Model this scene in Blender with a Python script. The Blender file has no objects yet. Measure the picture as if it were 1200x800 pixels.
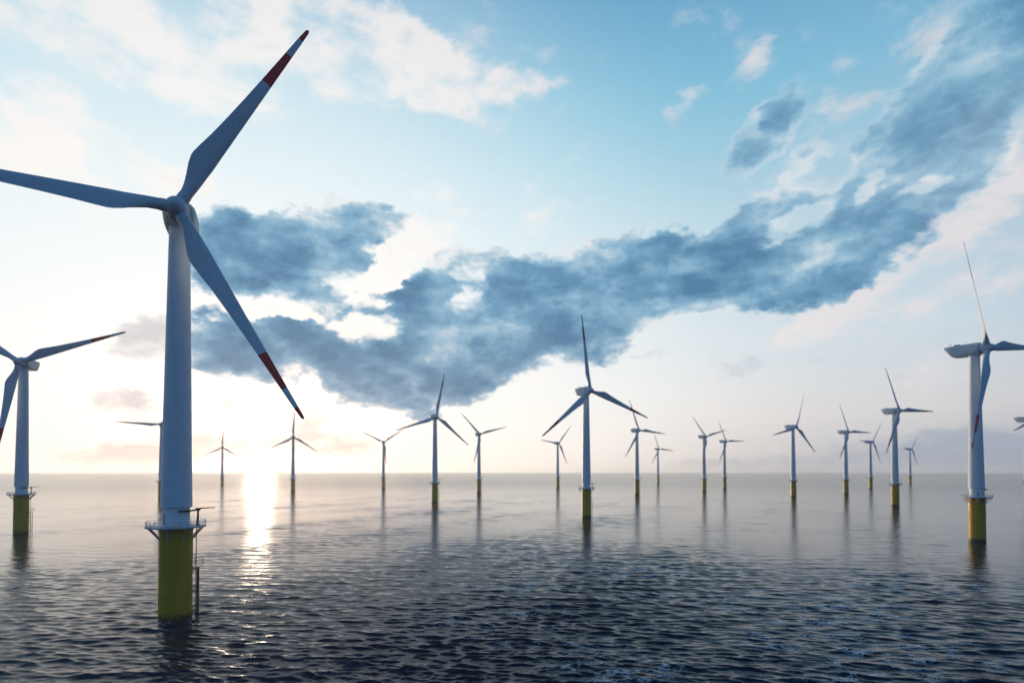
import bpy, bmesh, math, random
import numpy as np
from mathutils import Matrix, Vector

PI = math.pi
R = math.radians
sc = bpy.context.scene
col = sc.collection
random.seed(7)
rng = np.random.default_rng(11)

SUN_AZ = -24.4      # degrees clockwise from +Y (north)
SUN_EL = 1.6


def lin(r, g, b):
    f = lambda c: (c / 255 / 12.92) if c / 255 <= 0.04045 else ((c / 255 + 0.055) / 1.055) ** 2.4
    return (f(r), f(g), f(b), 1.0)


# ------------------------------------------------------------------ helpers
def tag(o, label=None, cat=None, group=None, kind=None):
    if label: o['label'] = label
    if cat: o['category'] = cat
    if group: o['group'] = group
    if kind: o['kind'] = kind
    return o


def mesh_obj(name, bm, m, parent=None, smooth=True, sharp=35):
    bmesh.ops.recalc_face_normals(bm, faces=bm.faces)
    me = bpy.data.meshes.new(name)
    for f in bm.faces:
        f.smooth = smooth
    if smooth:
        for e in bm.edges:
            if len(e.link_faces) == 2 and e.calc_face_angle(0) > R(sharp):
                e.smooth = False
    bm.to_mesh(me)
    bm.free()
    me.materials.append(m)
    o = bpy.data.objects.new(name, me)
    col.objects.link(o)
    if parent: o.parent = parent
    return o


def loft(bm, rings, cap0=True, cap1=True):
    """rings: list of equal-length lists of points; skins them."""
    vr = [[bm.verts.new(p) for p in r] for r in rings]
    n = len(vr[0])
    for a, b in zip(vr[:-1], vr[1:]):
        for i in range(n):
            j = (i + 1) % n
            bm.faces.new((a[i], a[j], b[j], b[i]))
    if cap0: bm.faces.new(vr[0][::-1])
    if cap1: bm.faces.new(vr[-1])
    return vr


def lathe(bm, prof, n=48, cx=0, cy=0, cap0=True, cap1=True):
    return loft(bm, [[(cx + r * math.cos(2 * PI * i / n), cy + r * math.sin(2 * PI * i / n), z) for i in range(n)] for r, z in prof], cap0, cap1)


def tube(bm, p0, p1, r, n=8, r1=None):
    p0, p1 = Vector(p0), Vector(p1)
    d = (p1 - p0).normalized()
    u = d.orthogonal().normalized(); w = d.cross(u)
    r1 = r if r1 is None else r1
    loft(bm, [[p + (u * math.cos(2 * PI * i / n) + w * math.sin(2 * PI * i / n)) * q for i in range(n)] for p, q in ((p0, r), (p1, r1))])


def ring_tube(bm, rad, z, r, n=64, m=6):
    vs = []
    for i in range(n):
        a = 2 * PI * i / n
        vs.append([bm.verts.new(((rad + r * math.cos(2 * PI * k / m)) * math.cos(a), (rad + r * math.cos(2 * PI * k / m)) * math.sin(a), z + r * math.sin(2 * PI * k / m))) for k in range(m)])
    for i in range(n):
        for k in range(m):
            bm.faces.new((vs[i][k], vs[(i + 1) % n][k], vs[(i + 1) % n][(k + 1) % m], vs[i][(k + 1) % m]))


def box(bm, c, s, bev=0.0):
    r = bmesh.ops.create_cube(bm, size=1, matrix=Matrix.Translation(c) @ Matrix.Diagonal((*s, 1)))
    if bev:
        es = list({e for v in r['verts'] for e in v.link_edges})
        bmesh.ops.bevel(bm, geom=es, offset=bev, segments=2, affect='EDGES')


# ------------------------------------------------------------------ node helper
class N:
    def __init__(self, nt): self.nt = nt

    def node(self, t, **kw):
        n = self.nt.nodes.new(t)
        for k, v in kw.items(): setattr(n, k, v)
        return n

    def put(self, sock, v):
        if hasattr(v, 'links') and hasattr(v, 'is_output'):
            self.nt.links.new(v, sock)
        else:
            sock.default_value = v

    def m(self, op, a, b=0.0, c=0.0, clamp=False):
        n = self.node('ShaderNodeMath', operation=op, use_clamp=clamp)
        self.put(n.inputs[0], a); self.put(n.inputs[1], b); self.put(n.inputs[2], c)
        return n.outputs[0]

    def v(self, op, a, b=(0, 0, 0), scale=None):
        n = self.node('ShaderNodeVectorMath', operation=op)
        self.put(n.inputs[0], a); self.put(n.inputs[1], b)
        if scale is not None: self.put(n.inputs['Scale'], scale)
        return n.outputs['Value'] if op in ('LENGTH', 'DOT_PRODUCT', 'DISTANCE') else n.outputs['Vector']

    def noise(self, vec, scale, detail=6, rough=0.55, dist=0.0, lac=2.0):
        n = self.node('ShaderNodeTexNoise')
        self.put(n.inputs['Vector'], vec)
        n.inputs['Scale'].default_value = scale; n.inputs['Detail'].default_value = detail
        n.inputs['Roughness'].default_value = rough; n.inputs['Distortion'].default_value = dist
        n.inputs['Lacunarity'].default_value = lac
        return n

    def ss(self, x, a, b, lo=0.0, hi=1.0, kind='SMOOTHSTEP'):
        n = self.node('ShaderNodeMapRange', interpolation_type=kind, clamp=(kind == 'LINEAR'))
        self.put(n.inputs['Value'], x)
        self.put(n.inputs['From Min'], a); self.put(n.inputs['From Max'], b)
        self.put(n.inputs['To Min'], lo); self.put(n.inputs['To Max'], hi)
        return n.outputs['Result']

    def mix(self, f, a, b, blend='MIX', clampf=True):
        n = self.node('ShaderNodeMix', data_type='RGBA', blend_type=blend, clamp_factor=clampf)
        self.put(n.inputs[0], f); self.put(n.inputs[6], a); self.put(n.inputs[7], b)
        return n.outputs[2]

    def ramp(self, f, stops, mode='LINEAR'):
        n = self.node('ShaderNodeValToRGB')
        cr = n.color_ramp; cr.interpolation = mode
        while len(cr.elements) < len(stops): cr.elements.new(0.5)
        for e, (p, c) in zip(cr.elements, stops): e.position = p; e.color = c
        self.put(n.inputs[0], f)
        return n.outputs['Color']

    def xyz(self, x, y, z=0.0):
        n = self.node('ShaderNodeCombineXYZ')
        self.put(n.inputs[0], x); self.put(n.inputs[1], y); self.put(n.inputs[2], z)
        return n.outputs[0]


def material(name):
    m = bpy.data.materials.new(name); m.use_nodes = True
    m.node_tree.nodes.clear()
    n = N(m.node_tree)
    out = n.node('ShaderNodeOutputMaterial')
    p = n.node('ShaderNodeBsdfPrincipled')
    n.nt.links.new(p.outputs[0], out.inputs['Surface'])
    return m, n, p


# ------------------------------------------------------------------ paints
def paint(name, base, rough, dirt=0.12, streak=0.0, spec=0.4):
    m, n, p = material(name)
    tc = n.node('ShaderNodeTexCoord').outputs['Object']
    a = n.noise(tc, 0.35, 5).outputs['Fac']
    b = n.noise(n.v('MULTIPLY', tc, (2.2, 2.2, 0.06)), 1.0, 4).outputs['Fac']
    f = n.m('MULTIPLY', n.ss(a, 0.35, 0.75), dirt)
    f = n.m('ADD', f, n.m('MULTIPLY', n.ss(b, 0.5, 0.8), streak))
    c = n.mix(f, base, (base[0] * .45, base[1] * .42, base[2] * .38, 1))
    n.put(p.inputs['Base Color'], c)
    n.put(p.inputs['Roughness'], n.ss(a, .3, .7, rough - .06, rough + .1))
    p.inputs['Specular IOR Level'].default_value = spec
    return m, n, p


M_white, _, _ = paint('white_paint', (.66, .71, .75, 1), .5, .10, .12, .3)
M_nac, _, _ = paint('nacelle_white', (.6, .65, .69, 1), .5, .14, .10, .3)
M_steel, _, _ = paint('galvanised_steel', (.32, .34, .36, 1), .5, .25, .1)
M_rail, _, _ = paint('rail_grey', (.5, .52, .54, 1), .5, .2, .1)
M_dark, _, _ = paint('dark_steel', (.04, .043, .048, 1), .5, .2, .0)


def yellow():
    m, n, p = material('yellow_paint')
    g = n.node('ShaderNodeNewGeometry').outputs['Position']
    tc = n.node('ShaderNodeTexCoord').outputs['Object']
    z = n.node('ShaderNodeSeparateXYZ'); n.put(z.inputs[0], g); z = z.outputs['Z']
    a = n.noise(tc, .8, 6).outputs['Fac']
    s = n.noise(n.v('MULTIPLY', tc, (2.5, 2.5, .08)), 1.0, 5).outputs['Fac']
    f = n.m('ADD', n.m('MULTIPLY', n.ss(a, .4, .7), .14), n.m('MULTIPLY', n.ss(s, .5, .72), .4))
    c = n.mix(f, (.5, .295, .008, 1), (.17, .075, .012, 1))
    zz = n.m('ADD', z, n.m('MULTIPLY', n.m('SUBTRACT', n.noise(tc, 1.2, 5).outputs['Fac'], .5), 2.4))
    grow = n.ss(zz, .5, 2.3, 1.0, 0.0)          # weed and wet line at the waterline
    c = n.mix(n.m('MULTIPLY', grow, .93), c, (.012, .016, .01, 1))
    n.put(p.inputs['Base Color'], c)
    n.put(p.inputs['Roughness'], n.ss(a, .3, .7, .38, .55))
    return m


M_yellow = yellow()


def blade_mat():
    m, n, p = material('blade_paint')
    tc = n.node('ShaderNodeTexCoord').outputs['Object']
    s = n.node('ShaderNodeSeparateXYZ'); n.put(s.inputs[0], tc)
    z = s.outputs['Z']
    t = n.m('DIVIDE', z, 52.3)
    r = n.ramp(t, [(0, (0, 0, 0, 1)), (.672, (1, 1, 1, 1)), (.845, (0, 0, 0, 1)), (.938, (1, 1, 1, 1))], 'CONSTANT')
    a = n.noise(n.v('MULTIPLY', tc, (1, 1, .12)), 1.2, 5).outputs['Fac']
    c = n.mix(r, (.56, .61, .66, 1), (.68, .016, .02, 1))
    c = n.mix(n.m('MULTIPLY', n.ss(a, .45, .75), .22), c, (.2, .2, .2, 1))
    n.put(p.inputs['Base Color'], c)
    n.put(p.inputs['Roughness'], n.ss(a, .3, .7, .36, .5))
    p.inputs['Specular IOR Level'].default_value = .4
    return m


M_blade = blade_mat()

# ------------------------------------------------------------------ turbine geometry (metres, sea level at z = 0)
HUB = 90.0; OVH = 5.0; YAW = 24.0; TILT = -0.8; CONE = 4.0; RB = 52.3
DECK = 20.6


def axis_frame(yaw):
    y, t = R(yaw), R(TILT)
    a = Vector((math.sin(y) * math.cos(t), -math.cos(y) * math.cos(t), math.sin(t)))
    side = Vector((math.cos(y), math.sin(y), 0))
    up = a.cross(side)
    if up.z < 0: up = -up
    return a, side, up


def nacelle_bm():
    # local frame: +X forward along the rotor axis, Z up, origin on the tower axis at hub height
    bm = bmesh.new()
    st = [  # s, half width, top, bottom, exponent
        (-11.3, 2.3, 2.45, 1.75, 7), (-11.15, 2.6, 2.62, 1.45, 7), (-10.2, 2.85, 2.7, .2, 7), (-8.9, 3.0, 2.74, -1.55, 7), (-8.1, 3.05, 2.76, -2.45, 7), (-7.6, 3.08, 2.78, -2.72, 7),
        (-5, 3.12, 2.8, -2.85, 6.5), (-2, 3.15, 2.85, -2.95, 6), (.2, 3.15, 2.95, -3.0, 4.5), (1.4, 3.15, 3.05, -3.05, 3), (2.2, 3.1, 3.08, -3.08, 2.1), (2.45, 2.95, 2.95, -2.95, 2)]
    rings = []
    n = 48
    for s, w, zt, zb, e in st:
        c = (zt + zb) / 2; h = (zt - zb) / 2
        rg = []
        for i in range(n):
            a = 2 * PI * i / n
            ca, sa = math.cos(a), math.sin(a)
            rg.append((s, w * math.copysign(abs(ca) ** (2 / e), ca), c + h * math.copysign(abs(sa) ** (2 / e), sa)))
        rings.append(rg)
    loft(bm, rings)
    return bm


def hub_bm():
    # spinner and blade collars; +X forward, origin at the crossing of the blade axes
    bm = bmesh.new()
    n = 40
    prof = [(-2.5, 2.0), (-2.3, 2.3), (-1.2, 2.32), (0, 2.25), (1.0, 2.05), (1.8, 1.7), (2.5, 1.2), (2.95, .65), (3.1, .2)]
    loft(bm, [[(x, r * math.cos(2 * PI * i / n), r * math.sin(2 * PI * i / n)) for i in range(n)] for x, r in prof])
    return bm


def blade_bm():
    # along +Z, chord on X (leading edge +X), thickness on Y
    bm = bmesh.new()
    st = [  # z, chord, thickness, chord centre offset, twist
        (1.0, 2.6, 2.6, 0, 0), (2.9, 2.6, 2.6, 0, 0), (3.0, 2.45, 2.45, 0, 0), (3.6, 2.45, 2.45, 0, 0), (5.0, 2.75, 2.3, -.12, 12), (7.0, 3.5, 1.9, -.45, 14), (9.0, 4.3, 1.55, -.85, 14), (10.6, 4.75, 1.35, -1.05, 13), (11.6, 4.78, 1.25, -1.08, 12), (13.5, 4.5, 1.1, -1.0, 11),
        (17, 3.95, .9, -.8, 9), (22, 3.35, .7, -.62, 7), (28, 2.75, .52, -.46, 5), (34, 2.2, .4, -.33, 3), (40, 1.7, .3, -.22, 1.5), (44, 1.38, .24, -.16, .5), (47.5, 1.08, .19, -.1, 0), (49.3, .85, .15, -.06, 0), (49.85, .62, .11, -.04, 0), (50, .35, .07, -.02, 0)]
    n = 28
    rings = []
    for z, c, th, off, tw in st:
        z *= RB / 50
        k = min(1, max(0, (z - 3.6) / 6.0))        # round root -> aerofoil
        rg = []
        for i in range(n):
            a = 2 * PI * i / n
            x = math.cos(a); y = math.sin(a)
            fx = (x + 1) / 2                         # 0 trailing, 1 leading
            yt = math.copysign(1, y) * (abs(y) ** 1.0) * (0.25 + .95 * fx) * 1.05
            yy = (1 - k) * y + k * yt * .86
            px, py = off + x * c / 2, yy * th / 2
            t = R(tw)
            rg.append((px * math.cos(t) - py * math.sin(t), px * math.sin(t) + py * math.cos(t) + 0.9 * (z / RB) ** 2, z))
        rings.append(rg)
    loft(bm, rings)
    return bm


def tower_bm():
    bm = bmesh.new()
    pr = [(2.9, DECK + .15), (2.9, DECK + .5), (2.68, DECK + .55), (2.68, 24.75), (3.0, 24.8), (3.12, 24.86), (3.12, 25.0)]
    for k in range(1, 25):
        t = k / 24
        z = 25.0 + (86.75 - 25.0) * t
        pr.append((3.12 + (2.06 - 3.12) * t, z))
        if k in (8, 16):                              # bolted flange rings
            r = pr[-1][0]
            pr += [(r + .035, z + .02), (r + .035, z + .22), (r - .004, z + .24)]
    pr += [(2.2, 86.8), (2.2, 87.15)]
    lathe(bm, pr, 64)
    return bm


def foundation_bm():
    bm = bmesh.new()
    lathe(bm, [(3.3, -14), (3.3, 3.0), (3.3, 9.0), (3.34, 9.02), (3.34, 9.3), (3.3, 9.32), (3.3, DECK - .9), (3.42, DECK - .85), (3.42, DECK - .25)], 64)
    return bm


def platform_bm():
    bm = bmesh.new()
    n = 64
    o, i_ = 5.9, 2.5
    lathe(bm, [(i_, DECK - .2), (o, DECK - .2), (o + .05, DECK - .15), (o + .05, DECK + .12), (o, DECK + .15), (i_, DECK + .15)], n, cap0=False, cap1=False)
    return bm


def railing_bm():
    bm = bmesh.new()
    for z, r in ((1.22, .06), (.72, .045), (.3, .04)):
        ring_tube(bm, 5.82, DECK + z, r)
    for k in range(28):
        a = 2 * PI * k / 28
        tube(bm, (5.82 * math.cos(a), 5.82 * math.sin(a), DECK + .12), (5.82 * math.cos(a), 5.82 * math.sin(a), DECK + 1.24), .04, 6)
    return bm


def brace_bm(a):
    bm = bmesh.new()
    for da in (-.055, .055):
        ca, sa = math.cos(a + da), math.sin(a + da)
        tube(bm, (5.6 * ca, 5.6 * sa, DECK - .2), (3.25 * ca, 3.25 * sa, DECK - 2.9), .1, 8)
    return bm


def davit_bm():
    # slewing service crane standing on the deck edge
    bm = bmesh.new()
    x, y = 4.3, .9
    tube(bm, (x, y, DECK + .15), (x, y, DECK + 3.5), .24, 12, .2)
    lathe(bm, [(.4, DECK + .15), (.4, DECK + .35), (.24, DECK + .4)], 12, x, y)
    box(bm, (x, y, DECK + 3.7), (.85, .65, .6), .06)
    return bm


def jib_bm():
    bm = bmesh.new()
    x, y = 4.3, .9
    c, s_ = .87, .5
    tube(bm, (x + .3 * c, y + .3 * s_, DECK + 3.9), (x + 3.3 * c, y + 3.3 * s_, DECK + 4.0), .15, 8, .09)
    tube(bm, (x - .2 * c, y - .2 * s_, DECK + 3.6), (x - .9, y - 1.9, DECK + 3.45), .22, 8, .18)
    tube(bm, (x - .9, y - 1.9, DECK + 3.45), (x - 2.0, y - 4.0, DECK + 3.5), .3, 8, .2)
    tube(bm, (x + 3.2 * c, y + 3.2 * s_, DECK + 3.95), (x + 3.2 * c, y + 3.2 * s_, DECK + 3.5), .03, 6)
    return bm


def ladder_bm():
    bm = bmesh.new()
    a = R(22)
    rx, ty = Vector((math.cos(a), math.sin(a), 0)), Vector((-math.sin(a), math.cos(a), 0))
    for s in (-.32, .32):
        p = rx * 3.95 + ty * s
        tube(bm, p + Vector((0, 0, -2)), p + Vector((0, 0, DECK + 1.2)), .05, 6)
    z = -1.0
    while z < DECK:
        tube(bm, rx * 3.95 + ty * -.32 + Vector((0, 0, z)), rx * 3.95 + ty * .32 + Vector((0, 0, z)), .025, 5)
        z += .4
    for z in (2.5, 7, 14, 18):
        for s in (-.32, .32):
            tube(bm, rx * 3.28 + ty * s + Vector((0, 0, z)), rx * 3.95 + ty * s + Vector((0, 0, z)), .05, 6)
    return bm


def fender_bm(s):
    # boat landing tube
    bm = bmesh.new()
    a = R(22)
    rx, ty = Vector((math.cos(a), math.sin(a), 0)), Vector((-math.sin(a), math.cos(a), 0))
    p = rx * 4.35 + ty * s
    tube(bm, p + Vector((0, 0, -3)), p + Vector((0, 0, 11.2)), .14, 10)
    for z in (1.4, 6, 11):
        tube(bm, rx * 3.2 + ty * s * .8 + Vector((0, 0, z)), p + Vector((0, 0, z)), .11, 8)
    return bm


def landing_bm():
    # small rest platform half way down, with its own guard rail
    bm = bmesh.new()
    a = R(22)
    rx, ty = Vector((math.cos(a), math.sin(a), 0)), Vector((-math.sin(a), math.cos(a), 0))
    z0 = 12.0
    cs = [rx * 3.7 + ty * -1.0, rx * 5.3 + ty * -1.0, rx * 5.3 + ty * 1.0, rx * 3.7 + ty * 1.0]
    vs = [bm.verts.new(c + Vector((0, 0, z0 + dz))) for dz in (0, .1) for c in cs]
    for q in ((0, 1, 2, 3), (4, 5, 6, 7), (0, 1, 5, 4), (1, 2, 6, 5), (2, 3, 7, 6), (3, 0, 4, 7)):
        bm.faces.new([vs[i] for i in q])
    for c in cs:
        tube(bm, c + Vector((0, 0, z0)), c + Vector((0, 0, z0 + 1.5)), .045, 6)
    for h in (.75, 1.5):
        for i in range(3):
            tube(bm, cs[i] + Vector((0, 0, z0 + h)), cs[i + 1] + Vector((0, 0, z0 + h)), .04, 6)
    return bm


def door_bm():
    bm = bmesh.new()
    n = 8
    pts = []
    for zz in (DECK + .6, DECK + 2.8):
        pts.append([(2.72 * math.cos(R(-118) + R(17) * (i / n - .5)), 2.72 * math.sin(R(-118) + R(17) * (i / n - .5)), zz) for i in range(n + 1)] +
                   [(2.55 * math.cos(R(-118) + R(17) * (i / n - .5)), 2.55 * math.sin(R(-118) + R(17) * (i / n - .5)), zz) for i in range(n, -1, -1)])
    loft(bm, pts)
    return bm


def cooler_bm():
    bm = bmesh.new()
    box(bm, (-6.4, 0, 3.0), (2.2, 3.2, .7), .08)
    box(bm, (-3.6, .8, 3.0), (1.2, 1.2, .55), .06)
    return bm


def mast_bm():
    bm = bmesh.new()
    for y in (-1.1, 1.1):
        tube(bm, (-9.6, y, 2.5), (-9.6, y, 4.4), .05, 6)
        tube(bm, (-9.9, y, 4.1), (-9.3, y, 4.1), .035, 6)
    tube(bm, (-9.6, -1.1, 3.7), (-9.6, 1.1, 3.7), .045, 6)
    return bm


class Proto: pass


P = Proto()


def first_turbine():
    root = bpy.data.objects.new('wind_turbine', None)
    col.objects.link(root)
    root.empty_display_size = 4
    P.parts = {}
    mk = lambda name, bm, m, par=root, **k: mesh_obj(name, bm, m, par, **k)
    P.foundation = mk('foundation', foundation_bm(), M_yellow)
    P.tower = mk('tower', tower_bm(), M_white)
    P.door = mk('door', door_bm(), M_steel, P.tower)
    P.platform = mk('platform', platform_bm(), M_rail)
    P.railing = mk('railing', railing_bm(), M_rail, P.platform)
    P.braces = [mk('brace', brace_bm(R(10 + 45 * k)), M_rail, P.platform) for k in range(8)]
    P.davit = mk('davit_crane', davit_bm(), M_dark)
    P.jib = mk('jib', jib_bm(), M_dark, P.davit)
    P.ladder = mk('ladder', ladder_bm(), M_dark)
    P.landing = mk('rest_platform', landing_bm(), M_dark, P.ladder)
    P.fenders = [mk('fender', fender_bm(s), M_dark) for s in (-1.05, 1.05)]
    P.nacelle = mk('nacelle', nacelle_bm(), M_nac)
    P.cooler = mk('cooler', cooler_bm(), M_steel, P.nacelle)
    P.mast = mk('weather_mast', mast_bm(), M_dark, P.nacelle)
    P.hub = mk('rotor_hub', hub_bm(), M_nac)
    b0 = mk('blade', blade_bm(), M_blade)
    P.blades = [b0]
    for k in (1, 2):
        b = b0.copy(); col.objects.link(b); b.parent = root; P.blades.append(b)
    return root


def copy_tree(o, parent=None):
    c = o.copy(); col.objects.link(c); c.parent = parent
    for ch in list(o.children): copy_tree(ch, c)
    return c


def pose(root, yaw, phase, pitches, span=1.0):
    """turn nacelle, hub and the three blades of one turbine"""
    a, side, up = axis_frame(yaw)
    lat = up.cross(a)
    fr = Matrix((a, lat, up)).transposed().to_4x4()
    top = Vector((0, 0, HUB)) - a * OVH
    top.x = 0; top.y = 0
    hubp = top + a * OVH
    bl = 0
    for ch in root.children:
        nm = ch.name.split('.')[0]
        if nm == 'nacelle':
            ch.matrix_local = Matrix.Translation(top) @ fr
        elif nm == 'rotor_hub':
            ch.matrix_local = Matrix.Translation(hubp) @ fr
        elif nm == 'blade':
            p = R(phase + 120 * bl)
            v = (side * math.sin(p) + up * math.cos(p) + a * math.tan(R(CONE))).normalized()
            cw = side * math.cos(p) - up * math.sin(p)
            cw = (cw - v * cw.dot(v)).normalized()
            th = v.cross(cw)
            m = Matrix((cw, th, v)).transposed().to_4x4()
            ch.matrix_local = Matrix.Translation(hubp) @ m @ Matrix.Rotation(R(pitches[bl]), 4, 'Z') @ Matrix.Diagonal((span, span, span, 1))
            bl += 1


# x, y of the tower foot on the sea, blade phase, yaw offset, blade pitches, label
TURBINES = [
    (-74.8, 123.84, 30.5, 0, (8, 160, 8), 'nearest and largest white wind turbine with red banded blades, rising from a tall yellow base'),
    (-259.93, 294.28, 69, -6, (8, 160, 8), 'white turbine at the far left edge, one blade stretched towards the largest turbine'),
    (-429.7, 679.96, 32, 0, (8, 8, 8), "thin distant turbine half hidden just left of the largest turbine's tower"),
    (-696.19, 1332.74, 4, 0, (8, 8, 8), 'tiny faint turbine between the largest tower and the sun glare'),
    (-368.64, 933.76, 2, 0, (8, 8, 8), "small dark turbine just right of the sun glare, below the largest turbine's lower blade tip"),
    (-254.58, 1098.03, 55, 0, (8, 8, 8), 'tiny pale turbine halfway between the sun glare and the centre left turbine under dark cloud'),
    (-81.33, 584.72, 10, 2, (8, 8, 8), 'mid sized dark turbine left of centre, two drooping blades and one raised into dark cloud'),
    (-51.27, 858.8, 74, 2, (8, 8, 8), 'small turbine just right of the mid sized one left of centre, one blade hanging down'),
    (93.14, 1131.1, 37, 3, (8, 8, 8), 'tiny faint turbine just left of the large central turbine'),
    (52.92, 394.99, 110, 2, (8, 8, 8), 'large central white turbine with yellow base, its upper blade rising into the dark cloud'),
    (175.39, 778.54, 95, 3, (8, 8, 8), 'small turbine whose upper blade meets the right blade tip of the large central turbine'),
    (377.6, 1435.06, 95, 0, (8, 8, 8), 'tiniest pale turbine right of the central one, barely above the horizon'),
    (319.25, 922.16, 74, 3, (8, 8, 8), 'left and taller of the close pair of small turbines right of centre'),
    (408.57, 1066.62, 88, 3, (8, 8, 8), 'right and lower of the close pair of small turbines right of centre'),
    (364.47, 719.0, 15, 0, (62, 8, 8), 'turbine standing alone right of centre with two blades drooping to either side'),
    (488.69, 812.37, 90, 0, (8, 8, 8), 'small turbine with one level blade, left neighbour of a fainter smaller turbine on the right'),
    (699.32, 1082.08, 32, 2, (8, 8, 8), 'small faint turbine crowded between two taller ones on the right, one blade level leftwards'),
    (364.05, 527.54, 89, -2, (8, 8, 8), 'mid sized turbine on the right with bright yellow base, one blade level to the right'),
    (1029.47, 1434.99, 32, 2, (8, 8, 8), 'faintest hazy turbine just behind the mid sized right hand turbine with yellow base'),
    (218.13, 260.71, 85, 5, (8, 8, 17), 'big turbine near the right edge seen side on, boxy nacelle and bright yellow base'),
    (570.25, 613.4, 12, 0, (8, 8, 8), 'turbine cut off by the right edge, only nacelle tail and a blade tip showing'),
]

proto = first_turbine()
plain = [proto.copy()]
trees = []
for i, t in enumerate(TURBINES):
    o = proto if i == 0 else copy_tree(proto)
    trees.append(o)
for o, (x, y, ph, dyaw, pit, label) in zip(trees, TURBINES):
    o.location = (x, y, 0)
    pose(o, YAW + dyaw, ph, pit, 1.0 if y < 450 else .88)   # outer rows: blades scaled down to stand for tips lost in the glare
    tag(o, label, 'wind turbine', 'white wind turbines standing in the sea')
bpy.data.objects.remove(plain[0])

# ------------------------------------------------------------------ sea
CAM = Vector((0, 0, 32.8))


def waves(x, y, spacing):
    """sum of wind waves; components the grid cannot carry fade out"""
    z = np.zeros_like(x); dx = np.zeros_like(x); dy = np.zeros_like(x)
    g = np.random.default_rng(5)
    nw = 110
    for k in range(nw):
        lam = .6 * (11 / .6) ** (k / (nw - 1))
        lam *= g.uniform(.95, 1.05)
        th = R(-98) + g.normal(0, .24 if lam > 1.6 else .36)
        kx, ky = math.cos(th), math.sin(th)
        w = 2 * PI / lam
        st = .029 * (1.0 if lam < 2.2 else (2.2 / lam) ** .8)
        a = st / w
        wt = np.clip((lam / spacing - 2.5) / 3.0, 0, 1)
        ph = w * (kx * x + ky * y) + g.uniform(0, 2 * PI)
        z += a * wt * np.cos(ph)
        dx -= .8 * a * wt * kx * np.sin(ph)
        dy -= .8 * a * wt * ky * np.sin(ph)
    # gusty patches: stronger and weaker chop
    dc = np.hypot((x - 15) / 1.35, y - 70)
    mod = .52 + 1.5 * np.clip((215 - dc) / 145, 0, 1) ** 1.2 + 0.42 * np.sin(x * .031 + y * .012 + 1.3) * np.sin(y * .023 - x * .009) + .26 * np.sin(x * .071 - y * .043)
    return x + dx * mod, y + dy * mod, z * mod


def sea():
    # fine sheet in front, graded with distance
    d0, d1, nr, nc, tm = 70.0, 1250.0, 1280, 900, .9
    k = np.linspace(0, 1, nr)
    d = d0 * (d1 / d0) ** k
    th = np.linspace(-tm, tm, nc)
    D, T = np.meshgrid(d, th, indexing='ij')
    X, Y = (D * np.sin(T)).ravel(), (D * np.cos(T)).ravel()
    sp = D * max(math.log(d1 / d0) / nr, 2 * tm / nc)
    e = np.minimum(np.clip((tm - np.abs(T)) / .04, 0, 1), np.minimum(np.clip((D - d0) / 6, 0, 1), np.clip((d1 - D) / 500, 0, 1))).ravel()
    x2, y2, z2 = waves(X, Y, sp.ravel())
    chunks_v = [np.stack([X + (x2 - X) * e, Y + (y2 - Y) * e, z2 * e], 1)]
    idx = np.arange(nr * nc).reshape(nr, nc)
    quads = [np.stack([idx[:-1, :-1], idx[1:, :-1], idx[1:, 1:], idx[:-1, 1:]], -1).reshape(-1, 4)[:, ::-1]]
    base = nr * nc

    def rings(radii, ths):
        nonlocal base
        n_ = len(ths)
        prev = None
        for r in radii:
            chunks_v.append(np.stack([r * np.sin(ths), r * np.cos(ths), 0 * ths], 1))
            cur = np.arange(base, base + n_); base += n_
            if prev is not None:
                quads.append(np.stack([prev[:-1], prev[1:], cur[1:], cur[:-1]], -1)[:, ::-1])
            prev = cur

    far = 14000.0
    rings([d1, 3200.0, 7000.0, far], th)                       # out to the horizon
    rings([.5, d0], th)                                        # beneath the viewpoint
    rings([.5, d0, 300, d1, 3200, 7000, far], np.linspace(tm, 2 * PI - tm, 140))
    V = np.concatenate(chunks_v); F = np.concatenate(quads).astype(np.int32)
    me = bpy.data.meshes.new('sea')
    me.vertices.add(len(V)); me.vertices.foreach_set('co', V.astype(np.float32).ravel())
    me.loops.add(F.size); me.loops.foreach_set('vertex_index', F.ravel())
    me.polygons.add(len(F))
    me.polygons.foreach_set('loop_start', (np.arange(len(F)) * 4).astype(np.int32))
    me.polygons.foreach_set('use_smooth', np.ones(len(F), bool))
    me.update(calc_edges=True)
    if me.polygons[0].normal.z < 0: me.flip_normals()
    o = bpy.data.objects.new('sea', me); col.objects.link(o)
    me.materials.append(sea_mat())
    tag(o, 'dark choppy sea with small waves and scattered foam', 'sea', None, 'structure')
    return o


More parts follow.
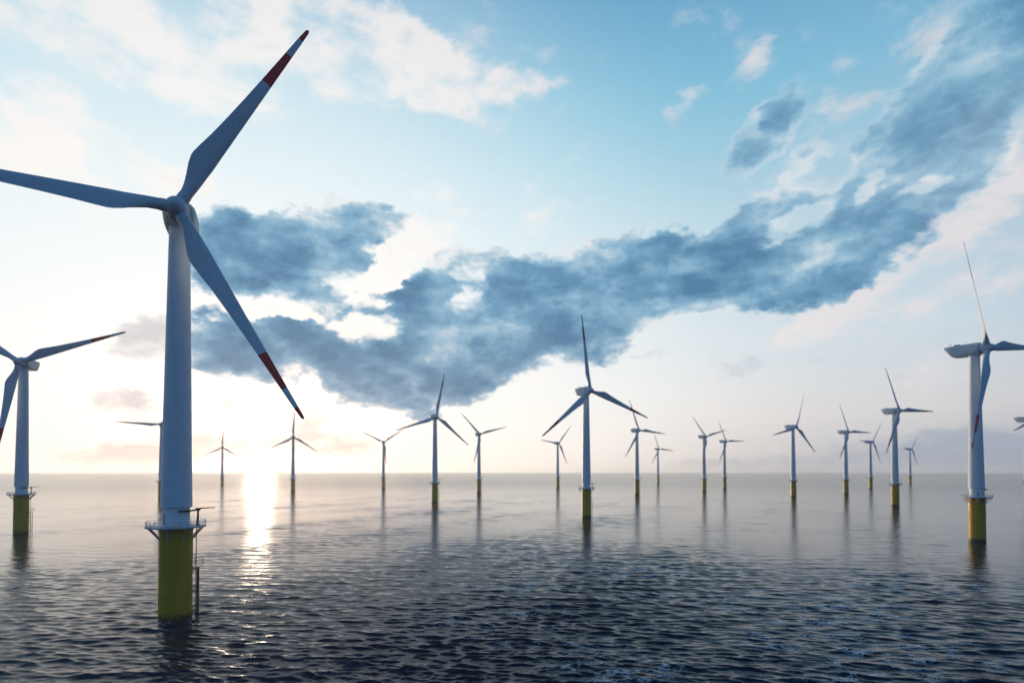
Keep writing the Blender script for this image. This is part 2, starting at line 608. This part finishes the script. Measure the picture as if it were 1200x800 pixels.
def sea_mat():
    m, n, p = material('sea_water')
    pos = n.node('ShaderNodeNewGeometry').outputs['Position']
    dist = n.v('LENGTH', pos)
    far = n.ss(dist, 200, 900)
    # ripples finer than the mesh
    rot = n.node('ShaderNodeMapping'); n.put(rot.inputs['Vector'], pos)
    rot.inputs['Rotation'].default_value = (0, 0, R(16)); rot.inputs['Scale'].default_value = (.62, 1.25, 1)
    a = n.noise(rot.outputs[0], 1.15, 3, .6, .3).outputs['Fac']
    b = n.noise(rot.outputs[0], 3.1, 3, .6, .2).outputs['Fac']
    c = n.noise(rot.outputs[0], .22, 3, .55, .2).outputs['Fac']
    h = n.m('ADD', n.m('MULTIPLY', a, .17), n.m('MULTIPLY', b, .07))
    h = n.m('ADD', h, n.m('MULTIPLY', n.m('MULTIPLY', c, far), .2))
    gust = n.noise(n.v('MULTIPLY', pos, (.010, .022, 0)), 1.0, 4, .6).outputs['Fac']
    st = n.m('MULTIPLY', n.ss(gust, .3, .7, .55, 1.0), n.ss(n.v('DISTANCE', pos, (15, 70, 0)), 230, 60, .42, .4))
    bp = n.node('ShaderNodeBump')
    n.put(bp.inputs['Strength'], st); bp.inputs['Distance'].default_value = 1.0
    n.put(bp.inputs['Height'], h)
    # foam: thin broken streaks gathered in a few patches
    z = n.node('ShaderNodeSeparateXYZ'); n.put(z.inputs[0], pos); zz = z.outputs['Z']
    patch = n.noise(n.v('MULTIPLY', pos, (.021, .03, 0)), 1.0, 3, .6).outputs['Fac']
    patch = n.ss(patch, .47, .56)
    area = n.m('MULTIPLY', n.ss(z.outputs['X'], -45, 25), n.ss(dist, 380, 150))
    fn = n.noise(n.v('MULTIPLY', pos, (.34, .62, 0)), 1.0, 9, .72, 1.0)
    line = n.m('ABSOLUTE', n.m('SUBTRACT', fn.outputs['Fac'], .5))
    line = n.ss(line, .008, .042, 1, 0)
    fn2 = n.noise(n.v('MULTIPLY', pos, (.17, .3, 0)), 1.0, 5, .6, .5).outputs['Fac']
    foam = n.m('MULTIPLY', n.m('MULTIPLY', line, n.ss(fn2, .5, .57)), n.m('MULTIPLY', patch, area))
    foam = n.m('MULTIPLY', foam, n.ss(zz, -.15, .2, .4, 1))
    wash = None                                   # a little wash round the nearest piles
    for (tx, ty, *_r) in TURBINES:
        if ty < 350:
            dd = n.v('DISTANCE', n.v('MULTIPLY', pos, (1, 1, 0)), (tx, ty, 0))
            r_ = n.ss(dd, 3.5, 5.6, 1, 0)
            wash = r_ if wash is None else n.m('MAXIMUM', wash, r_)
    wash = n.m('MULTIPLY', wash, n.ss(n.noise(n.v('MULTIPLY', pos, (1, 1, 0)), 1.6, 6, .65, .6).outputs['Fac'], .5, .62, 0, .55))
    foam = n.m('MAXIMUM', foam, wash)
    n.put(p.inputs['Base Color'], n.mix(foam, (.002, .012, .03, 1), (.86, .9, .92, 1)))
    n.put(p.inputs['Roughness'], n.m('ADD', n.ss(dist, 100, 1500, .05, .2), n.m('MULTIPLY', foam, .6)))
    p.inputs['IOR'].default_value = 1.333
    p.inputs['Specular IOR Level'].default_value = .3
    n.put(p.inputs['Normal'], bp.outputs[0])
    return m


sea()

# ------------------------------------------------------------------ haze
def haze():
    bm = bmesh.new()
    box(bm, (0, 0, 78.5), (29000, 29000, 161))
    m = bpy.data.materials.new('haze'); m.use_nodes = True
    m.node_tree.nodes.clear()
    n = N(m.node_tree)
    out = n.node('ShaderNodeOutputMaterial'); v = n.node('ShaderNodeVolumePrincipled')
    v.inputs['Color'].default_value = (.92, .93, .95, 1)
    v.inputs['Density'].default_value = HAZE
    v.inputs['Anisotropy'].default_value = .45
    n.nt.links.new(v.outputs[0], out.inputs['Volume'])
    o = mesh_obj('haze', bm, m, smooth=False)
    tag(o, 'thin pale sea haze over the whole wind farm', 'haze', None, 'stuff')


HAZE = 6e-5
haze()

# ------------------------------------------------------------------ sky
# clouds as soft ellipses on the sky: azimuth, elevation, two radii (degrees), turn (degrees), weight
DARK = [
    (26.92, 23.7, 6.59, 3.07, 23.7, 0.7),
    (22.93, 21.92, 6.33, 2.95, 14.1, 0.65),
    (31.61, 23.82, 5.09, 3.16, 29.6, 0.5),
    (-23.68, 19.69, 8.28, 4.01, 0.0, 0.9),
    (-19.09, 22.15, 6.68, 3.15, 5.5, 0.8),
    (-13.99, 23.41, 4.56, 1.59, 3.5, 0.7),
    (-27.75, 22.02, 3.31, 2.28, 0.0, 0.45),
    (-27.47, 17.93, 4.16, 2.97, 0.0, 0.6),
    (-24.41, 11.41, 8.19, 3.55, 0.0, 0.95),
    (-28.64, 11.75, 3.73, 2.97, 0.0, 0.45),
    (-17.1, 16.39, 4.18, 1.71, 9.6, 0.5),
    (-14.66, 10.7, 6.19, 4.94, 0.0, 0.75),
    (-9.0, 12.34, 9.02, 6.98, 7.7, 1.0),
    (-11.31, 8.75, 6.36, 3.55, 0.0, 0.6),
    (-3.52, 14.38, 8.33, 6.45, 9.4, 0.95),
    (-7.02, 18.33, 6.08, 3.94, 0.0, 0.6),
    (-0.88, 18.85, 5.29, 3.0, 0.0, 0.7),
    (3.52, 16.02, 7.46, 5.36, 0.0, 0.9),
    (7.88, 17.51, 6.02, 4.95, 13.8, 0.85),
    (10.03, 14.2, 6.38, 3.12, 19.2, 0.7),
    (11.73, 19.42, 5.9, 3.47, 9.1, 0.75),
    (17.1, 18.46, 8.05, 3.64, 0.0, 0.9),
    (14.66, 21.3, 4.13, 2.37, 0.0, 0.45),
    (22.56, 18.1, 7.89, 3.24, 3.9, 0.95),
    (27.96, 18.2, 5.85, 3.37, 12.3, 0.9),
    (24.41, 21.56, 5.1, 2.79, 14.3, 0.55),
    (31.61, 19.28, 5.81, 3.44, 29.1, 0.85),
    (35.29, 22.33, 7.16, 4.85, 36.3, 1.0),
    (38.55, 25.81, 6.3, 4.84, 43.0, 1.0),
    (41.25, 28.63, 5.55, 4.54, 45.7, 0.8),
    (42.71, 31.26, 5.22, 4.27, 44.8, 0.7),
    (30.64, 24.04, 6.17, 3.82, 24.3, 0.7),
    (28.3, 18.85, 6.84, 4.16, 18.3, 0.5),
    (24.41, 28.77, 5.35, 2.0, 35.3, 0.85),
    (26.57, 30.44, 1.98, 1.4, 34.9, 0.5),
]
GAPS = [
    (-14.24, 13.9, 3.48, 1.93, 9.7, 0.9),
    (-10.03, 22.02, 4.76, 2.11, 46.1, 0.7),
    (-4.57, 18.41, 2.11, 1.71, 57.4, 0.6),
    (-19.56, 9.22, 1.1, 0.97, 0.0, 0.5),
    (-13.83, 17.96, 3.27, 1.58, 28.3, 0.5),
    (-23.3, 14.65, 4.61, 0.68, 0.0, 0.75),
    (27.27, 21.63, 2.92, 1.22, 9.7, 0.7),
    (32.74, 23.25, 1.63, 0.75, 55.1, 0.6),
    (36.73, 22.5, 2.04, 0.72, 5.3, 0.55),
    (29.18, 25.12, 2.68, 1.26, 9.4, 0.6),
    (31.61, 27.78, 3.71, 1.46, 37.6, 0.55),
    (17.1, 16.54, 4.02, 0.7, -7.7, 0.4),
    (4.84, 12.28, 3.48, 1.01, 19.2, 0.35),
]
WISP = [
    (32.24, 16.46, 10.89, 2.03, 26.9, 0.65),
    (38.66, 19.02, 7.33, 2.6, 38.7, 0.5),
    (41.25, 21.3, 5.85, 2.72, 44.1, 0.42),
    (28.98, 13.4, 6.85, 1.87, 26.8, 0.55),
    (40.24, 14.61, 4.66, 1.57, 12.2, 0.7),
    (35.29, 12.87, 7.09, 1.77, 11.6, 0.45),
    (42.23, 25.67, 3.04, 4.57, 47.6, 0.4),
    (32.74, 23.25, 1.88, 0.87, 55.1, 0.4),
    (36.73, 22.5, 2.04, 0.84, 5.3, 0.4),
    (-37.01, 32.67, 18.55, 3.99, 0.0, 1.0),
    (-18.7, 37.26, 17.25, 3.77, -6.7, 0.95),
    (-8.75, 35.95, 7.19, 2.95, -20.9, 0.85),
    (-39.72, 26.81, 3.13, 2.16, 0.0, 0.8),
    (24.04, 34.11, 3.06, 1.11, 27.7, 0.5),
    (16.7, 32.6, 2.29, 1.18, 23.2, 0.42),
    (1.06, 35.11, 3.97, 1.3, 0.0, 0.6),
    (21.04, 33.27, 5.07, 1.89, 23.4, 0.2),
    (-10.46, 21.62, 7.97, 3.23, 44.3, 0.9),
    (-14.66, 13.96, 7.4, 4.03, 19.5, 0.9),
    (-22.56, 14.73, 9.02, 1.9, 0.0, 0.6),
    (-36.44, 23.54, 11.41, 4.77, 0.0, 0.5),
    (34.7, 32.41, 7.42, 3.26, 31.3, 0.22),
    (-41.74, 24.23, 3.44, 2.19, 0.0, 0.7),
    (3.52, 10.61, 7.0, 1.71, 19.4, 0.4),
]
LOW = [
    (-33.49, 11.39, 3.47, 2.07, 28.2, 0.95),
    (-35.29, 6.09, 2.83, 1.13, 9.7, 0.9),
    (-33.49, 4.84, 1.84, 0.88, 0.0, 0.5),
    (-21.42, 5.07, 4.58, 1.3, 0.0, 0.7),
    (-27.96, 6.74, 4.13, 1.23, 0.0, 0.6),
    (-26.21, 2.37, 10.64, 1.34, 2.2, 0.95),
    (-34.7, 1.09, 5.36, 1.09, 0.0, 0.8),
    (-15.48, 2.12, 4.09, 0.85, 5.2, 0.5),
    (-17.9, 3.69, 4.79, 0.84, 0.0, 0.4),
    (38.12, 2.43, 10.37, 1.25, 3.8, 0.8),
    (42.23, 1.44, 7.25, 1.44, 0.0, 0.9),
    (30.31, 0.53, 17.08, 1.07, 0.0, 0.6),
    (23.3, 10.17, 2.99, 1.09, 15.8, 0.5),
    (31.61, 7.24, 3.86, 1.03, 11.5, 0.3),
    (13.83, 11.57, 3.32, 0.82, 0.0, 0.3),
]


def sky():
    w = bpy.data.worlds.new('World'); sc.world = w; w.use_nodes = True
    nt = w.node_tree; nt.nodes.clear()
    n = N(nt)
    out = n.node('ShaderNodeOutputWorld')
    d = n.node('ShaderNodeTexCoord').outputs['Generated']
    d = n.v('NORMALIZE', d)
    s = n.node('ShaderNodeSeparateXYZ'); n.put(s.inputs[0], d)
    x, y, z = s.outputs
    az = n.m('MULTIPLY', n.m('ARCTAN2', x, y), 180 / PI)
    el = n.m('MULTIPLY', n.m('ARCSINE', z), 180 / PI)
    pos = n.xyz(az, el)
    sd = (math.sin(R(SUN_AZ)) * math.cos(R(SUN_EL)), math.cos(R(SUN_AZ)) * math.cos(R(SUN_EL)), math.sin(R(SUN_EL)))
    ang = n.m('MULTIPLY', n.m('ARCCOSINE', n.m('MINIMUM', n.v('DOT_PRODUCT', d, sd), .999999)), 180 / PI)
    elp = n.m('MAXIMUM', el, 0.0)

    # clear air: pale at the horizon, blue above, deeper blue away from the sun
    e = n.m('DIVIDE', elp, 60.0)
    front = n.ramp(e, [(0, lin(220, 214, 215)), (.05, lin(230, 225, 225)), (.12, lin(233, 231, 232)), (.22, lin(223, 231, 235)), (.36, lin(196, 224, 234)), (.48, lin(158, 210, 228)), (.58, lin(128, 194, 220)), (.68, lin(100, 168, 205)), (.78, lin(48, 104, 152)), (1, lin(26, 66, 116))])
    rside = n.ramp(e, [(0, lin(176, 182, 194)), (.04, lin(186, 190, 200)), (.09, lin(208, 207, 211)), (.2, lin(200, 214, 224)), (.36, lin(182, 206, 220)), (.55, lin(126, 184, 212)), (.68, lin(98, 158, 196)), (.78, lin(48, 104, 152)), (1, lin(26, 66, 116))])
    back = n.ramp(e, [(0, (.07, .22, .44, 1)), (.2, (.05, .2, .45, 1)), (.6, (.03, .15, .38, 1)), (1, (.018, .105, .3, 1))])
    c = n.mix(n.ss(ang, 28, 66), front, rside)
    c = n.mix(n.ss(ang, 60, 97), c, back)
    glow = n.ss(ang, 54, 14)
    c = n.mix(n.m('MULTIPLY', glow, .86), c, (.9, .935, .945, 1))
    g2 = n.m('EXPONENT', n.m('MULTIPLY', n.m('DIVIDE', ang, 4.0), -1.0))
    c = n.mix(n.m('MULTIPLY', g2, 1.4), c, (1.0, .93, .8, 1), 'ADD', False)
    # scattered daylight of the physical sky on top
    sk = n.node('ShaderNodeTexSky', sky_type='NISHITA', sun_disc=False, sun_elevation=R(SUN_EL), sun_rotation=R(SUN_AZ), dust_density=1.0, altitude=30)

    # noise fields
    dz = n.v('MULTIPLY', d, (1, 1, 1.7))
    wn = n.noise(dz, 5.5, 5, .6)
    warp = n.v('MULTIPLY', n.v('SUBTRACT', wn.outputs['Color'], (.5, .5, .5)), (6, 4, 0))
    wn2 = n.noise(dz, 26, 4, .6)
    warp2 = n.v('MULTIPLY', n.v('SUBTRACT', wn2.outputs['Color'], (.5, .5, .5)), (3.0, 2.2, 0))
    q = n.v('ADD', n.v('ADD', pos, warp), warp2)
    rotd = n.node('ShaderNodeMapping'); n.put(rotd.inputs['Vector'], d)
    rotd.inputs['Rotation'].default_value = (0, R(28), 0); rotd.inputs['Scale'].default_value = (1, 1, 2.4)
    fb = n.noise(rotd.outputs[0], 7.0, 9, .58, .35).outputs['Fac']
    fb2 = n.noise(dz, 16, 8, .6, .3).outputs['Fac']
    low_w = n.v('ADD', pos, n.v('MULTIPLY', n.v('SUBTRACT', wn2.outputs['Color'], (.5, .5, .5)), (5, 1.8, 0)))

    def field(coord, blobs):
        acc = None
        for (a0, e0, ra, re, rt, wt) in blobs:
            ct, st = math.cos(R(rt)), math.sin(R(rt))
            u = n.m('SUBTRACT', n.v('DOT_PRODUCT', coord, (ct / ra, st / ra, 0)), (a0 * ct + e0 * st) / ra)
            v = n.m('SUBTRACT', n.v('DOT_PRODUCT', coord, (-st / re, ct / re, 0)), (e0 * ct - a0 * st) / re)
            f = n.ss(n.m('MULTIPLY_ADD', u, u, n.m('MULTIPLY', v, v)), .04, 1.5, wt, 0.0)
            acc = f if acc is None else n.m('ADD', acc, f)
        return acc

    fd = n.m('MINIMUM', field(q, DARK), 1.1)
    fd = n.m('SUBTRACT', fd, field(q, GAPS))
    fw = n.m('MINIMUM', field(q, WISP), 1.1)
    fl = field(low_w, LOW)
    # wisps, lit from the low sun
    wd = n.m('ADD', fw, n.m('MULTIPLY', n.m('SUBTRACT', fb, .5), 2.6))
    wd = n.m('ADD', wd, n.m('MULTIPLY', n.m('SUBTRACT', fb2, .5), 2.2))
    wm = n.m('MULTIPLY', n.ss(wd, .12, 1.25), .9)
    wcol = n.mix(n.ss(ang, 20, 62), lin(250, 246, 242), lin(226, 220, 222))
    c = n.mix(wm, c, wcol)
    # low bars of cloud
    ld = n.m('ADD', fl, n.m('MULTIPLY', n.m('SUBTRACT', fb2, .5), 2.0))
    lm = n.m('MULTIPLY', n.ss(ld, .15, 1.1), .7)
    lcol = n.mix(n.ss(ang, 12, 55), lin(190, 188, 196), lin(150, 164, 186))
    c = n.mix(lm, c, lcol)
    # the dark deck, heaped up out of rounded puffs
    dw = n.v('ADD', dz, n.v('MULTIPLY', n.v('SUBTRACT', wn2.outputs['Color'], (.5, .5, .5)), (.05, .05, .05)))

    def heap(vec):
        vo = n.node('ShaderNodeTexVoronoi', feature='F1')
        n.put(vo.inputs['Vector'], vec); vo.inputs['Scale'].default_value = 9.5
        vo.inputs['Detail'].default_value = 2.0; vo.inputs['Roughness'].default_value = .55; vo.inputs['Lacunarity'].default_value = 2.25
        return n.m('SUBTRACT', .95, vo.outputs['Distance'])
    puff = heap(dw)
    puff_s = heap(n.v('ADD', dw, n.v('MULTIPLY', n.v('SUBTRACT', sd, d), (.03, .03, .05))))
    relief = n.m('SUBTRACT', puff, puff_s)
    fine = n.m('SUBTRACT', n.noise(dw, 30, 7, .6, .3).outputs['Fac'], .5)
    big = n.m('ADD', n.m('MULTIPLY', n.m('SUBTRACT', fb, .5), 1.1), n.m('MULTIPLY', n.m('SUBTRACT', fb2, .5), .8))
    tex = n.m('ADD', n.m('ADD', n.m('MULTIPLY', puff, .75), big), n.m('MULTIPLY', fine, .65))
    dd = n.m('ADD', n.m('SUBTRACT', fd, .08), n.m('MULTIPLY', tex, n.ss(fd, -.05, .3)))
    soft = n.m('MULTIPLY', n.ss(el, 15, 32), n.ss(az, 10, 34))                       # the high end of the bank is thinner and softer
    alpha = n.ss(dd, n.m('SUBTRACT', .1, n.m('MULTIPLY', soft, .14)), n.m('ADD', .64, n.m('MULTIPLY', soft, .45)))
    alpha = n.m('MULTIPLY', alpha, n.m('SUBTRACT', 1.0, n.m('MULTIPLY', soft, .2)))
    lump = n.noise(rotd.outputs[0], 5.0, 3, .5, .5).outputs['Fac']
    tone = n.m('ADD', n.m('MULTIPLY', puff, .16), n.m('MULTIPLY', n.m('SUBTRACT', lump, .5), 1.25))
    tone = n.m('ADD', tone, n.m('MULTIPLY', n.m('ADD', big, fine), .13))
    thick = n.m('ADD', n.m('MULTIPLY', n.m('MINIMUM', dd, 1.25), .62), tone)
    thick = n.m('SUBTRACT', thick, n.m('MULTIPLY', relief, .5))
    thick = n.ss(thick, .04, .95, kind='LINEAR')
    dark = n.ramp(thick, [(0, lin(230, 232, 235)), (.2, lin(184, 208, 222)), (.42, lin(138, 180, 206)), (.68, lin(102, 152, 186)), (1, lin(72, 122, 160))])
    warm = n.ramp(thick, [(0, lin(242, 234, 230)), (.2, lin(194, 206, 217)), (.42, lin(142, 172, 196)), (.68, lin(108, 146, 176)), (1, lin(82, 122, 157))])
    dark = n.mix(n.ss(el, 17, 7), dark, warm)
    c = n.mix(n.m('MULTIPLY', alpha, .97), c, dark)
    thru = n.m('SUBTRACT', 1.0, n.m('MAXIMUM', n.m('MULTIPLY', alpha, .9), n.m('MULTIPLY', lm, .8)))

    bg = n.node('ShaderNodeBackground'); n.put(bg.inputs['Color'], c); bg.inputs['Strength'].default_value = 1.0
    bg2 = n.node('ShaderNodeBackground'); n.put(bg2.inputs['Color'], n.mix(thru, (0, 0, 0, 1), sk.outputs[0])); bg2.inputs['Strength'].default_value = .03
    ad = n.node('ShaderNodeAddShader')
    nt.links.new(bg.outputs[0], ad.inputs[0]); nt.links.new(bg2.outputs[0], ad.inputs[1])
    nt.links.new(ad.outputs[0], out.inputs['Surface'])
    w.cycles.sampling_method = 'MANUAL'; w.cycles.sample_map_resolution = 1024


sky()

# ------------------------------------------------------------------ sun
sl = bpy.data.lights.new('sun', 'SUN'); sl.energy = 4.2; sl.angle = R(1.9); sl.color = (1, .8, .54)
so = bpy.data.objects.new('sun', sl); col.objects.link(so)
sdir = Vector((math.sin(R(SUN_AZ)) * math.cos(R(SUN_EL)), math.cos(R(SUN_AZ)) * math.cos(R(SUN_EL)), math.sin(R(SUN_EL))))
so.rotation_euler = sdir.to_track_quat('Z', 'Y').to_euler()
so.location = (-500, 1100, 200)

# ------------------------------------------------------------------ camera
cd = bpy.data.cameras.new('camera'); co = bpy.data.objects.new('camera', cd); col.objects.link(co)
co.location = CAM
co.rotation_euler = (R(90 + 1.1), 0, 0)
cd.sensor_width = 36; cd.lens = 19.5; cd.sensor_fit = 'HORIZONTAL'
cd.shift_y = 139.5 / 1200
cd.clip_start = .5; cd.clip_end = 60000
cd.dof.use_dof = True; cd.dof.focus_distance = 124; cd.dof.aperture_fstop = .05
sc.camera = co

sc.view_settings.view_transform = 'Standard'; sc.view_settings.look = 'None'
sc.view_settings.exposure = 0; sc.view_settings.gamma = 1; sc.view_settings.use_curve_mapping = False
sc.render.engine = 'CYCLES'
sc.cycles.use_denoising = True
sc.cycles.max_bounces = 6; sc.cycles.volume_bounces = 0; sc.cycles.transparent_max_bounces = 8
sc.cycles.sample_clamp_direct = 12; sc.cycles.sample_clamp_indirect = 4
sc.cycles.caustics_reflective = False
